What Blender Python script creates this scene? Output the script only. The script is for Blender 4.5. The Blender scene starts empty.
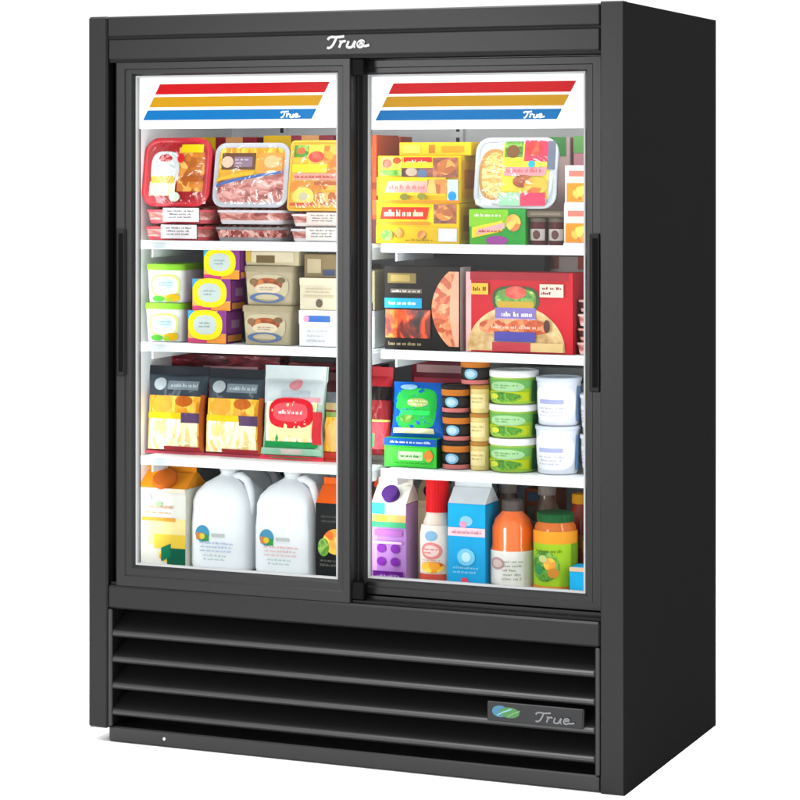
import bpy, math, random
from mathutils import Vector, noise
random.seed(7)
S = bpy.context.scene
COL = S.collection
R = math.radians

# ------------------------------------------------------------------ camera
cam = bpy.data.objects.new('camera', bpy.data.cameras.new('camera'))
COL.objects.link(cam)
cam.location = (1.4423, -4.5107, 1.2163)
cam.rotation_euler = (R(90), 0, 0.4014)
cam.data.sensor_width = 36
cam.data.lens = 2432.8 / 800 * 36
cam.data.shift_y = -(400 - 168.9) / 800
cam.data.clip_start = 0.05
cam.data.clip_end = 200
S.camera = cam
# ------------------------------------------------------------------ white studio
w = bpy.data.worlds.new('World'); S.world = w; w.use_nodes = True
bg = w.node_tree.nodes['Background']
bg.inputs[0].default_value = (1, 1, 1, 1)
bg.inputs[1].default_value = 1.06
S.view_settings.view_transform = 'Standard'
S.view_settings.look = 'None'
S.view_settings.exposure = 0
S.view_settings.gamma = 1

def area(name, loc, target, sx, sy, power, colr=(1, 1, 1)):
    l = bpy.data.lights.new(name, 'AREA'); l.shape = 'RECTANGLE'
    l.size = sx; l.size_y = sy; l.energy = power; l.color = colr
    o = bpy.data.objects.new(name, l); COL.objects.link(o)
    o.location = loc
    o.rotation_euler = (Vector(target) - Vector(loc)).to_track_quat('-Z', 'Y').to_euler()
    return o
area('overhead_softbox', (-0.6, -0.2, 4.2), (-0.6, -0.2, 0), 3, 3, 75).data.spread = R(80)
area('side_softbox', (2.4, 0.9, 3.1), (0.4, 0.4, 0), 1.6, 1.6, 80)
area('far_side_softbox', (-3.6, 0.9, 3.0), (-1.5, 0.2, 0), 1.6, 1.6, 60)
area('front_softbox', (-2.25, -4.5, 1.25), (-0.5, 0, 1.0), 1.2, 1.3, 84)

# ------------------------------------------------------------------ colours, materials
def lin(h):
    h = h.lstrip('#'); o = []
    for i in (0, 2, 4):
        c = int(h[i:i + 2], 16) / 255
        o.append(c / 12.92 if c <= .04045 else ((c + .055) / 1.055) ** 2.4)
    return (*o, 1)
_m = {}
def mat(h, rough=.42, spec=.5, var=.10, coat=0, metal=0, bump=0, bscale=40, alpha=1, sss=0, scale=1):
    """one procedural paint / print / plastic per colour, with slight tonal wear"""
    key = (h, rough, spec, var, coat, metal, bump, bscale, alpha, sss, scale)
    if key in _m: return _m[key]
    m = bpy.data.materials.new('surface_' + h.lstrip('#')); m.use_nodes = True
    nt = m.node_tree; b = nt.nodes['Principled BSDF']
    b.inputs['Roughness'].default_value = rough
    b.inputs['Specular IOR Level'].default_value = spec
    b.inputs['Metallic'].default_value = metal
    b.inputs['Coat Weight'].default_value = coat
    b.inputs['Coat Roughness'].default_value = .12
    b.inputs['Alpha'].default_value = alpha
    if sss:
        b.inputs['Subsurface Weight'].default_value = sss
        b.inputs['Subsurface Radius'].default_value = (.03, .03, .03)
    tc = nt.nodes.new('ShaderNodeTexCoord')
    n = nt.nodes.new('ShaderNodeTexNoise'); n.inputs['Scale'].default_value = 28
    n.inputs['Detail'].default_value = 4
    nt.links.new(tc.outputs['Object'], n.inputs['Vector'])
    mx = nt.nodes.new('ShaderNodeMix'); mx.data_type = 'RGBA'
    c = tuple(x * scale for x in lin(h)[:3])
    mx.inputs[6].default_value = tuple(x * (1 - var) for x in c[:3]) + (1,)
    mx.inputs[7].default_value = tuple(min(1, x * (1 + var)) for x in c[:3]) + (1,)
    nt.links.new(n.outputs['Fac'], mx.inputs[0])
    nt.links.new(mx.outputs[2], b.inputs['Base Color'])
    if bump:
        n2 = nt.nodes.new('ShaderNodeTexNoise'); n2.inputs['Scale'].default_value = bscale
        n2.inputs['Detail'].default_value = 3
        nt.links.new(tc.outputs['Object'], n2.inputs['Vector'])
        bp = nt.nodes.new('ShaderNodeBump'); bp.inputs['Strength'].default_value = bump
        bp.inputs['Distance'].default_value = .004
        nt.links.new(n2.outputs['Fac'], bp.inputs['Height'])
        nt.links.new(bp.outputs[0], b.inputs['Normal'])
    _m[key] = m
    return m

def food(name, stops, scale=60, kind='voronoi', rough=.3, stretch=(1, 1, 1), dist=0, coat=.15, bump=.3):
    """printed or real food: a cell or noise texture through a colour ramp"""
    if name in _m: return _m[name]
    m = bpy.data.materials.new(name); m.use_nodes = True
    nt = m.node_tree; b = nt.nodes['Principled BSDF']
    b.inputs['Roughness'].default_value = rough; b.inputs['Coat Weight'].default_value = coat * .5; b.inputs['Specular IOR Level'].default_value = .14
    tc = nt.nodes.new('ShaderNodeTexCoord'); mp = nt.nodes.new('ShaderNodeMapping')
    mp.inputs['Scale'].default_value = stretch
    nt.links.new(tc.outputs['Object'], mp.inputs[0])
    if kind == 'voronoi':
        t = nt.nodes.new('ShaderNodeTexVoronoi'); t.inputs['Scale'].default_value = scale
        sp = nt.nodes.new('ShaderNodeSeparateColor')
        nt.links.new(mp.outputs[0], t.inputs['Vector'])
        nt.links.new(t.outputs['Color'], sp.inputs[0]); out = sp.outputs[0]; hgt = t.outputs['Distance']
    else:
        t = nt.nodes.new('ShaderNodeTexNoise'); t.inputs['Scale'].default_value = scale
        t.inputs['Detail'].default_value = 5; t.inputs['Distortion'].default_value = dist
        nt.links.new(mp.outputs[0], t.inputs['Vector']); out = t.outputs['Fac']; hgt = out
    r = nt.nodes.new('ShaderNodeValToRGB'); e = r.color_ramp.elements
    while len(e) < len(stops): e.new(.5)
    for i, (p, h) in enumerate(stops):
        e[i].position = p; e[i].color = tuple(x * .85 for x in lin(h)[:3]) + (1,)
    nt.links.new(out, r.inputs[0]); nt.links.new(r.outputs[0], b.inputs['Base Color'])
    bp = nt.nodes.new('ShaderNodeBump'); bp.inputs['Strength'].default_value = bump
    bp.inputs['Distance'].default_value = .003
    nt.links.new(hgt, bp.inputs['Height']); nt.links.new(bp.outputs[0], b.inputs['Normal'])
    _m[name] = m
    return m

def emis(name, h, s):
    m = bpy.data.materials.new(name); m.use_nodes = True
    nt = m.node_tree; b = nt.nodes['Principled BSDF']
    b.inputs['Base Color'].default_value = lin(h)
    b.inputs['Emission Color'].default_value = lin(h); b.inputs['Emission Strength'].default_value = s
    return m

def glass_mat():
    m = bpy.data.materials.new('door_glass'); m.use_nodes = True
    nt = m.node_tree; nt.nodes.remove(nt.nodes['Principled BSDF'])
    t = nt.nodes.new('ShaderNodeBsdfTransparent'); t.inputs[0].default_value = (.985, .99, .988, 1)
    g = nt.nodes.new('ShaderNodeBsdfGlossy'); g.inputs['Roughness'].default_value = .12
    mx = nt.nodes.new('ShaderNodeMixShader'); mx.inputs[0].default_value = .0015
    nt.links.new(t.outputs[0], mx.inputs[1]); nt.links.new(g.outputs[0], mx.inputs[2])
    nt.links.new(mx.outputs[0], nt.nodes['Material Output'].inputs[0])
    return m

def film_mat():
    m = bpy.data.materials.new('cling_film'); m.use_nodes = True
    nt = m.node_tree; nt.nodes.remove(nt.nodes['Principled BSDF'])
    t = nt.nodes.new('ShaderNodeBsdfTransparent'); g = nt.nodes.new('ShaderNodeBsdfGlossy'); g.inputs['Roughness'].default_value = .09
    tc = nt.nodes.new('ShaderNodeTexCoord'); n = nt.nodes.new('ShaderNodeTexNoise'); n.inputs['Scale'].default_value = 22; n.inputs['Distortion'].default_value = 1.2
    bp = nt.nodes.new('ShaderNodeBump'); bp.inputs['Strength'].default_value = .9; bp.inputs['Distance'].default_value = .006
    nt.links.new(tc.outputs['Object'], n.inputs['Vector']); nt.links.new(n.outputs['Fac'], bp.inputs['Height']); nt.links.new(bp.outputs[0], g.inputs['Normal'])
    mx = nt.nodes.new('ShaderNodeMixShader'); mx.inputs[0].default_value = .05
    nt.links.new(t.outputs[0], mx.inputs[1]); nt.links.new(g.outputs[0], mx.inputs[2]); nt.links.new(mx.outputs[0], nt.nodes['Material Output'].inputs[0])
    return m
FILM = film_mat()
TOMATO = food('tomato_print', [(.3, '#8c1c14'), (.5, '#d4342c'), (.7, '#f07858')], 30, 'noise', .35)
GREENS = food('salad_print', [(.3, '#2c5c1c'), (.5, '#5c9c30'), (.7, '#a8cc60')], 45, 'noise', .35, dist=1.5)
NOODLE = food('noodle_print', [(.35, '#c88c34'), (.5, '#ecc068'), (.65, '#f8e0a0')], 30, 'noise', .35, (1, 1, 3), 2.5)
FRUIT = food('fruit_print', [(.1, '#e06c1c'), (.4, '#f8b030'), (.7, '#fbdc58'), (1, '#d8481c')], 50, 'voronoi', .35)
SAUCE = food('sauce_print', [(.3, '#4c2010'), (.5, '#984420'), (.7, '#d88c4c')], 38, 'noise', .35, dist=1)
MEAT = food('raw_meat', [(.3, '#7e3a34'), (.45, '#b86a62'), (.6, '#dcaaa2'), (.75, '#f0dcd4')], 34, 'noise', .3, (1, 1, 1.6), 1.2)
MINCE = food('minced_meat', [(.25, '#8c3c3a'), (.5, '#c07068'), (.8, '#e6b8ae')], 130, 'voronoi', .3)
SHRED = food('shredded_cheese', [(.1, '#d88a18'), (.4, '#f2b62c'), (.7, '#f8d25a'), (1, '#e6a030')], 120, 'voronoi', .4, (1, 1, .35))
PALESHRED = food('pale_shredded_cheese', [(.1, '#f0cf80'), (.5, '#fdf0c8'), (1, '#fffbe8')], 110, 'voronoi', .4, (1, 1, .4))
FLAME = food('flame_print', [(.35, '#241512'), (.47, '#7c2412'), (.55, '#e6481a'), (.63, '#ff8c2c'), (.75, '#ffd26a')], 26, 'noise', .3, (1, 1, .7), 1.0)
SAUSAGE = food('sausage_slices', [(.2, '#b8502c'), (.5, '#e07848'), (.8, '#f0a070')], 90, 'voronoi', .3)
NUGGET = food('breaded_pieces', [(.1, '#a8581c'), (.5, '#d8842c'), (.9, '#f2b45a')], 55, 'voronoi', .5)
MAROON = food('maroon_pack_print', [(.35, '#3c0c14'), (.5, '#741a28'), (.62, '#98303c'), (.72, '#d8b0b0')], 30, 'noise', .25, (1, 1, 3), .6)
CREAMP = food('cream_print', [(.3, '#d2b884'), (.6, '#ecdcae'), (.8, '#f6ecd0')], 40, 'noise', .4)
BREAD = food('patty_bread', [(.3, '#b89058'), (.5, '#d8b67c'), (.75, '#ecd6a6')], 45, 'noise', .4)
DARKFOOD = food('grilled_print', [(.3, '#1c100e'), (.5, '#4c2018'), (.65, '#983a1c'), (.8, '#c8602a')], 40, 'noise', .3)
BAMIX = food('colourful_jar_contents', [(.1, '#5a3014'), (.4, '#8c4c20'), (.7, '#b87838'), (1, '#50281c')], 70, 'voronoi', .25)

# ------------------------------------------------------------------ mesh builder
class B:
    def __init__(s, W=None):
        s.v = []; s.f = []; s.m = []; s.mats = []; s.sm = []
        s.W = W or (lambda u, v, o: (u, -o, v)); s.o = .0006; s.er = 2
    def mi(s, m):
        if isinstance(m, str): m = mat(m)
        if m not in s.mats: s.mats.append(m)
        return s.mats.index(m)
    def add(s, vs, fs, m, smooth=False):
        b = len(s.v); k = s.mi(m); s.v += [tuple(v) for v in vs]
        for f in fs:
            s.f.append([b + i for i in f]); s.m.append(k); s.sm.append(smooth)
    def box(s, x0, x1, y0, y1, z0, z1, m, bev=0):
        if bev <= 0:
            v = [(x, y, z) for x in (x0, x1) for y in (y0, y1) for z in (z0, z1)]
            f = [(0, 1, 3, 2), (4, 6, 7, 5), (0, 4, 5, 1), (2, 3, 7, 6), (0, 2, 6, 4), (1, 5, 7, 3)]
            s.add(v, f, m); return
        b = min(bev, (x1 - x0) * .49, (y1 - y0) * .49, (z1 - z0) * .49)
        v = []; ids = {}
        for ix, X in enumerate((x0, x1)):
            for iy, Y in enumerate((y0, y1)):
                for iz, Z in enumerate((z0, z1)):
                    sx, sy, sz = (1, -1)[ix], (1, -1)[iy], (1, -1)[iz]
                    for a, p in enumerate(((X, Y + sy * b, Z + sz * b), (X + sx * b, Y, Z + sz * b), (X + sx * b, Y + sy * b, Z))):
                        ids[ix, iy, iz, a] = len(v); v.append(p)
        I = lambda a, b_, c, d: ids[a, b_, c, d]
        f = []
        for i in (0, 1):
            f.append([I(i, 0, 0, 0), I(i, 1, 0, 0), I(i, 1, 1, 0), I(i, 0, 1, 0)][::(-1 if i == 0 else 1)])
            f.append([I(0, i, 0, 1), I(1, i, 0, 1), I(1, i, 1, 1), I(0, i, 1, 1)][::(1 if i == 0 else -1)])
            f.append([I(0, 0, i, 2), I(1, 0, i, 2), I(1, 1, i, 2), I(0, 1, i, 2)][::(-1 if i == 0 else 1)])
            for j in (0, 1):
                f.append([I(i, j, 0, 0), I(i, j, 1, 0), I(i, j, 1, 1), I(i, j, 0, 1)])
                f.append([I(i, 0, j, 0), I(i, 1, j, 0), I(i, 1, j, 2), I(i, 0, j, 2)])
                f.append([I(0, i, j, 1), I(1, i, j, 1), I(1, i, j, 2), I(0, i, j, 2)])
                for k in (0, 1): f.append([I(i, j, k, 0), I(i, j, k, 1), I(i, j, k, 2)])
        s.add(v, f, m)
    def rings(s, rings, m, cap0=True, cap1=True, smooth=True):
        n = len(rings[0]); v = [p for r in rings for p in r]; f = []
        for a in range(len(rings) - 1):
            for i in range(n):
                j = (i + 1) % n; f.append((a * n + i, a * n + j, (a + 1) * n + j, (a + 1) * n + i))
        s.add(v, f, m, smooth)
        if cap0: s.add(rings[0][::-1], [tuple(range(n))], m)
        if cap1: s.add(rings[-1], [tuple(range(n))], m)
    def lathe(s, prof, m, cx=0, cy=0, n=36, **k):
        s.rings([[(cx + r * math.cos(2 * math.pi * i / n), cy + r * math.sin(2 * math.pi * i / n), z) for i in range(n)] for r, z in prof], m, **k)
    def loft(s, prof, m, n=40, cy=0, **k):       # prof: (z, half width, half depth, squareness)
        rr = []
        for z, a, b, e in prof:
            r = []
            for i in range(n):
                t = 2 * math.pi * i / n; c, q = math.cos(t), math.sin(t)
                r.append((a * math.copysign(abs(c) ** (2 / e), c), cy + b * math.copysign(abs(q) ** (2 / e), q), z))
            rr.append(r)
        s.rings(rr, m, **k)
    def rrprism(s, w, h, prof, r, m, n=6, z0=0, smooth=True, cap1=True, cap0=True):   # rounded rectangle upright, profile (inset, y)
        rr = []
        for ins, y in prof:
            q = max(.0005, r - ins); ring = []
            for cx, cz, a0 in ((w / 2 - r, z0 + h - r, 0), (-w / 2 + r, z0 + h - r, 90), (-w / 2 + r, z0 + r, 180), (w / 2 - r, z0 + r, 270)):
                dx = max(0, ins - r) if ins > r else 0
                for i in range(n + 1):
                    a = R(a0 + 90 * i / n)
                    ring.append((cx - math.copysign(dx, cx) + q * math.cos(a), y, cz - math.copysign(dx, cz - z0 - h / 2) + q * math.sin(a)))
            rr.append(ring)
        s.rings(rr, m, smooth=smooth, cap1=cap1, cap0=cap0)
    # ---- printed marks, laid on the surface given by W(u, v, offset)
    def grid(s, P, nu, nv, m):
        s.o += .00035
        v = [s.W(*P(i / nu, j / nv), s.o) for j in range(nv + 1) for i in range(nu + 1)]
        f = [(j * (nu + 1) + i, j * (nu + 1) + i + 1, (j + 1) * (nu + 1) + i + 1, (j + 1) * (nu + 1) + i) for j in range(nv) for i in range(nu)]
        s.add(v, f, m, True)
    def rect(s, u0, u1, v0, v1, m, sh=0, nu=8, nv=4):
        s.grid(lambda a, b: (u0 + (u1 - u0) * a + sh * b, v0 + (v1 - v0) * b), nu, nv, m)
    def ell(s, cu, cv, ru, rv, m, inner=0, n=28, e=2):
        s.o += .00035; rings = []
        R_ = [inner + (1 - inner) * k / s.er for k in range(s.er + 1)]
        for q in R_:
            for i in range(n):
                t = 2 * math.pi * i / n; c, d = math.cos(t), math.sin(t)
                rings.append(s.W(cu + ru * q * math.copysign(abs(c) ** (2 / e), c), cv + rv * q * math.copysign(abs(d) ** (2 / e), d), s.o))
        f = [(a * n + i, a * n + (i + 1) % n, (a + 1) * n + (i + 1) % n, (a + 1) * n + i) for a in range(s.er) for i in range(n)]
        s.add(rings, f, m, True)
    def stroke(s, pts, wd, m, asp=1):            # one continuous ribbon along the points
        s.o += .00025; L = []
        for i, (x, y) in enumerate(pts):
            p, q = pts[max(0, i - 1)], pts[min(len(pts) - 1, i + 1)]
            dx, dy = (q[0] - p[0]) * asp, q[1] - p[1]; k = math.hypot(dx, dy) or 1
            nx, ny = -dy / k * wd / asp, dx / k * wd
            L += [s.W(x + nx, y + ny, s.o), s.W(x - nx, y - ny, s.o)]
        s.add(L, [(2 * i, 2 * i + 1, 2 * i + 3, 2 * i + 2) for i in range(len(pts) - 1)], m)
    def lines(s, u0, u1, v0, v1, n, m, seed=0):     # rows of illegibly small print: words made of letter-sized marks
        rd = random.Random(seed); hh = (v1 - v0) / n; lw = min(.018, hh * .35)
        s.o += .00035
        for k in range(n):
            v = v1 - hh * (k + .75); u = u0 + rd.uniform(0, .03); end = u1 - rd.uniform(0, .12) * (k > 0)
            while u < end - lw:
                for q in range(rd.randint(2, 7)):
                    if u > end - lw: break
                    t = hh * rd.choice((.32, .34, .36, .52)); s.o -= .00035
                    s.rect(u, u + lw * rd.uniform(.5, .8), v, v + t, m, nu=1, nv=1); u += lw
                u += lw * 1.1
        s.o += .00035
    def build(s, name, parent=None, loc=None):
        me = bpy.data.meshes.new(name); me.from_pydata(s.v, [], s.f)
        for m in s.mats: me.materials.append(m)
        for p, k, q in zip(me.polygons, s.m, s.sm): p.material_index = k; p.use_smooth = q
        me.update()
        import bmesh
        o = bpy.data.objects.new(name, me); COL.objects.link(o)
        if parent: o.parent = parent
        if loc: o.location = loc
        return o

def tag(o, label=None, cat=None, group=None, kind=None):
    if label: o['label'] = label
    if cat: o['category'] = cat
    if group: o['group'] = group
    if kind: o['kind'] = kind
    return o
def thing(name, label, cat, loc, rz=0, tilt=0, group=None, roll=0):
    o = bpy.data.objects.new(name, None); COL.objects.link(o); o.empty_display_size = .02
    o.location = loc; o.rotation_euler = (R(tilt), R(roll), R(rz))
    return tag(o, label, cat, group)
def dup(root, loc, label, rz=None, group=None):
    r = root.copy(); COL.objects.link(r); r.location = loc; r['label'] = label
    if rz is not None: r.rotation_euler.z = R(rz)
    if group: r['group'] = group; root['group'] = group
    for ch in list(root.children):
        c = ch.copy(); COL.objects.link(c); c.parent = r
        for g in list(ch.children):
            d = g.copy(); COL.objects.link(d); d.parent = c
    return r

# the script wordmark: strokes in a 4.4 x 1 box
def trueword(b, u0, v0, sw, sv, m, wd=.10, slant=.18):
    T = lambda p: (u0 + (p[0] + slant * p[1]) * sw, v0 + p[1] * sv)
    def arc(cx, cy, rx, ry, a0, a1, n=12):
        return [(cx + rx * math.cos(R(a0 + (a1 - a0) * i / n)), cy + ry * math.sin(R(a0 + (a1 - a0) * i / n))) for i in range(n + 1)]
    L = []
    L.append([(0, .72), (.08, .9), (.3, .97), (.6, .93), (1.0, .95), (1.35, 1.0)])              # T bar
    L.append([(.72, .93), (.66, .6), (.58, .3), (.45, .08), (.25, .0), (.12, .08)])            # T stem
    L.append([(1.05, .55), (1.2, .6), (1.2, .3), (1.16, .02)]); L.append([(1.2, .4), (1.35, .56), (1.52, .58), (1.6, .5)])   # r
    L.append([(1.85, .58), (1.8, .2)] + arc(2.05, .18, .25, .16, 180, 330) + [(2.4, .58)]); L.append([(2.42, .58), (2.38, .1), (2.55, .03)])  # u
    L.append([(2.72, .3), (3.18, .40)] + arc(2.95, .31, .27, .28, 35, 325) + [(3.4, .12), (3.7, .2)])                     # e
    for q in L: b.stroke([T(p) for p in q], wd * sv, m, asp=1)

# ------------------------------------------------------------------ the floor
f = B(); f.add([(-40, -12, 0), (40, -12, 0), (40, 120, 0), (-40, 120, 0)], [(0, 1, 2, 3)], mat('#fbfbfb', .9, .1, .003))
tag(f.build('floor'), kind='structure')

# ------------------------------------------------------------------ the cooler
H, W_, D_ = 1.54, 1.194, .655
PAINT = mat('#161616', .35, .23, .03, bump=.03, bscale=500)
PILLAR = mat('#151515', .36, .24, .03, bump=.03, bscale=500)
SIDE = mat('#191919', .6, .0, .03, bump=.03, bscale=500)
ALU = mat('#1b1b1c', .34, .27, .03)
BLACK = mat('#060606', .55, .25, .05)
LOUV = mat('#141414', .38, .45, .05)
LINER = mat('#e8ebec', .45, .3, .01)
SHELFW = mat('#dfe4e6', .35, .4, .01)
SILVER = mat('#c9c9c9', .3, .5, .05)
cooler = thing('display_cooler', 'black upright two-door sliding glass display cooler stocked with food, standing on white floor', 'cooler', (0, 0, 0))
def part(name, b, parent=cooler, label=None):
    o = b.build(name, parent); tag(o, label); return o
b = B(); b.box(-.049, -.0016, 0, .0298, 0, H + .003, PILLAR, .002); part('front_pillar', b)
b = B(); b.box(-W_, -1.1475, 0, .03, .028, H, PILLAR, .004); part('front_pillar', b)
b = B(); b.box(-.036, -.0015, .030, D_, .0, H, SIDE); b.box(-.0014, 0, .0014, D_, 0, H + .001, SIDE); part('side_panel', b)
b = B(); b.box(-W_ + .001, -1.163, .030, D_, .028, H - .001, SIDE, .003); part('side_panel', b)
b = B(); b.box(-1.163, -.036, .09, D_, H - .09, H - .002, SIDE); part('top_panel', b)
b = B(); b.box(-1.163, -.036, D_ - .02, D_ - .001, .03, H - .09, SIDE); part('back_panel', b)
b = B(); b.box(-1.163, -.036, .10, D_ - .02, .20, .342, BLACK); part('base_deck', b)
# header: cap band, groove, fascia with the wordmark
b = B(); b.box(-1.1475, -.0495, .0005, .09, 1.4965, H - .0008, PAINT, .003)
b.box(-1.1475, -.0495, .006, .088, 1.490, 1.4965, BLACK); part('header_cap', b)
b = B(); b.box(-1.146, -.0500, .001, .088, 1.4475, 1.4915, PAINT, .003)
b.box(-1.146, -.0500, .008, .086, 1.442, 1.4475, BLACK)
hd = part('header_fascia', b)
b = B(lambda u, v, o: (u, .0003 - o, v)); trueword(b, -.637, 1.4625, .0262, .0235, mat('#a8a8a8', .35, .5, .08), .115, .25); part('wordmark', b, hd)
# interior liner
b = B(); b.box(-1.162, -.037, .60, .628, .345, 1.449, LINER)
b.box(-1.162, -1.156, .078, .60, .345, 1.449, LINER); b.box(-.043, -.037, .078, .60, .345, 1.449, LINER)
b.box(-1.156, -.043, .078, .60, 1.40, 1.449, LINER)
b.box(-1.156, -.043, .078, .60, .3425, .350, LINER); part('interior_liner', b)
b = B()
for x in (-1.02, -.58, -.14): b.box(x - .012, x + .012, .588, .5995, .352, 1.395, LINER); 
for x in (-1.02, -.58, -.14):
    for k in range(38): b.box(x - .004, x + .004, .5872, .588, .40 + k * .025, .412 + k * .025, BLACK)
part('shelf_standard', b)
# sill and tracks
b = B(); b.box(-1.1465, -.0500, .0, .10, .284, .333, PAINT, .004); part('sill_panel', b)
b = B(); b.box(-1.145, -.050, .012, .076, .3335, .3385, BLACK); b.box(-1.145, -.050, .0372, .0405, .3380, .345, LOUV); part('door_track', b)
b = B(); b.box(-1.1474, -1.1300, .034, .078, .3390, 1.4420, BLACK); part('door_jamb', b)
b = B(); b.box(-.0575, -.0495, .03, .078, .3390, 1.4420, LOUV); part('door_jamb', b)
# shelves, each with a price rail
for x0, x1 in ((-1.13, -.588), (-.556, -.085)):
    for z in (1.06, .84, .595):
        b = B(); b.box(x0, x1, .112, .57, z - .008, z, SHELFW, .002); b.box(x0, x1, .56, .575, z - .02, z + .012, SHELFW, .002)
        for i in (0, 1):
            xs = x0 + .02 if i == 0 else x1 - .02
            b.box(xs - .002, xs + .002, .13, .587, z - .035, z - .0082, SHELFW)
        sh = part('shelf', b)
        b = B(); b.box(x0 - .004, x1 + .004, .104, .1118, z - .0165, z + .0025, SHELFW, .002)
        b.box(x0, x1, .1025, .1039, z - .0145, z - .004, mat('#dfe8ea', .2, .5, .02)); part('price_rail', b, sh)
# grille
b = B()
b.box(-1.1463, -1.136, .0, .09, .034, .283, LOUV, .002); b.box(-.0600, -.0500, .0, .09, .034, .283, LOUV, .002)
b.box(-1.1463, -.0500, .004, .10, .0015, .0335, LOUV, .003)
b.box(-1.136, -.060, .09, .095, .034, .283, BLACK)
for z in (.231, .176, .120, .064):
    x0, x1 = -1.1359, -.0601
    # sloping blade darkened as shade, rolls over into a nose painted lighter as highlight
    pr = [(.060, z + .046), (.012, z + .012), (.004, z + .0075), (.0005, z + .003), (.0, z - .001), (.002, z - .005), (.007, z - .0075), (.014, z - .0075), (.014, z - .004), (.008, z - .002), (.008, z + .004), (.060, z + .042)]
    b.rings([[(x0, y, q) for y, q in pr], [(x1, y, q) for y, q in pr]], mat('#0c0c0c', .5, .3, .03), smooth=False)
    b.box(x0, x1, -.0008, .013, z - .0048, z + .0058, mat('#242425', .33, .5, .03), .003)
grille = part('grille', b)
b = B(lambda u, v, o: (u, -.0015 - o, v)); b.box(-.284, -.083, -.0012, .010, .1225, .1610, mat('#262628', .35, .3, .05), .0015)
b.rect(-.282, -.085, .1240, .1595, mat('#18191b', .3, .3, .1))
b.ell(-.256, .1432, .017, .0115, '#23657e', n=20); b.ell(-.236, .1420, .021, .0105, '#2f6a30', n=20)
b.stroke([(-.262, .135), (-.25, .142), (-.232, .149)], .0012, '#6fa0a8'); b.stroke([(-.240, .134), (-.228, .141), (-.214, .147)], .0012, '#5a8a50')
trueword(b, -.184, .1300, .0225, .0190, mat('#6c6c71', .35, .4, .05), .085, .2)
part('badge', b, grille)
b = B(); b.lathe([(.0035, 0), (.0035, .0012), (.002, .002)], SILVER, n=14)
sc = b.build('screw', grille, (-1.012, .0035, .018)); sc.rotation_euler = (R(90), 0, 0)

# doors
def frame(b, x0, x1, z0, z1, X0, X1, Z0, Z1, prof, m):
    rr = []
    for t, y in prof:
        l, r, lo, hi = x0 + (X0 - x0) * t, x1 + (X1 - x1) * t, z0 + (Z0 - z0) * t, z1 + (Z1 - z1) * t
        rr.append([(l, y, lo), (r, y, lo), (r, y, hi), (l, y, hi)])
    b.rings(rr, m, cap0=False, cap1=False, smooth=False)
def door(outer, inner, yf, label, side):
    b = B(); x0, x1, z0, z1 = outer; X0, X1, Z0, Z1 = inner
    frame(b, x0, x1, z0, z1, X0, X1, Z0, Z1, [(0, yf + .032), (0, yf + .004), (.06, yf), (.5, yf), (.56, yf + .003), (.86, yf + .003), (1, yf + .010), (1, yf + .032), (0, yf + .032)], ALU)
    d = part('sliding_door', b, cooler, label)
    g = .0015; b = B()
    frame(b, X0, X1, Z0, Z1, X0 + .004, X1 - .004, Z0 + .004, Z1 - .004, [(0, yf + .0102), (1, yf + .0115), (1, yf + .02), (0, yf + .02)], mat('#9a9c9d', .4, .5, .03)); part('gasket', b, d)
    b = B(); b.box(X0 + .0002, X1 - .0002, yf + .014, yf + .018, Z0 + .0002, Z1 - .0002, GLASS); part('glass_pane', b, d)
    # sign panel behind the top of the glass with three slanting stripes
    zs = Z1 - .112; wz = X1 - X0
    b = B(lambda u, v, o: (X0 + wz * u, yf + .0188 - o, zs + (.108) * v))
    b.box(X0 + .001, X1 - .001, yf + .019, yf + .0235, zs, Z1 - .002, mat('#f4f5f6', .4, .3, .01))
    part('sign_panel', b, d)
    for v0, v1, c in ((.67, .87, '#b60812'), (.42, .62, '#b5850a'), (.17, .36, '#0264a2')):
        b = B(lambda u, v, o: (X0 + wz * u, yf + .0188 - o, zs + (.108) * v))
        b.rect(.008 + v0 * .123, .845 + v0 * .125, v0, v1, mat(c, .5, .08, .03, scale=.9), sh=(v1 - v0) * .125)
        part('stripe', b, d)
    b = B(lambda u, v, o: (u, yf + .0182 - o, v)); trueword(b, X0 + wz * .715, zs + .0215, .0125, .0125, mat('#d8ecf6', .4, .3, .02), .13, .2); part('wordmark', b, d)
    # recessed grip
    if side < 0: gx0, gx1 = x0 + .003, x0 + .025
    else: gx0, gx1 = x1 - .026, x1 - .003
    b = B(); b.box(gx0, gx1, yf - .0045, yf + .002, .777, 1.09, BLACK, .003); b.box(gx0 + .007, gx1 - .005, yf - .0053, yf - .004, .787, 1.08, mat('#010101', .7, .1, .02))
    part('grip', b, d)
    return d
GLASS = glass_mat()
dl = door((-1.129, -.583, .331, 1.4425), (-1.086, -.616, .378, 1.413), .003, 'front sliding door, on the left', -1)
dr = door((-.603, -.0585, .3465, 1.439), (-.566, -.097, .378, 1.409), .042, 'rear sliding door, on the right', 1)
for z0, z1 in ((1.406, 1.441), (.3400, .375)):
    b = B(); b.box(-.5828, -.556, .008, .030, z0, z1, mat('#020202', .6, .1, .02), .002); part('guide_block', b, dl)
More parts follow.
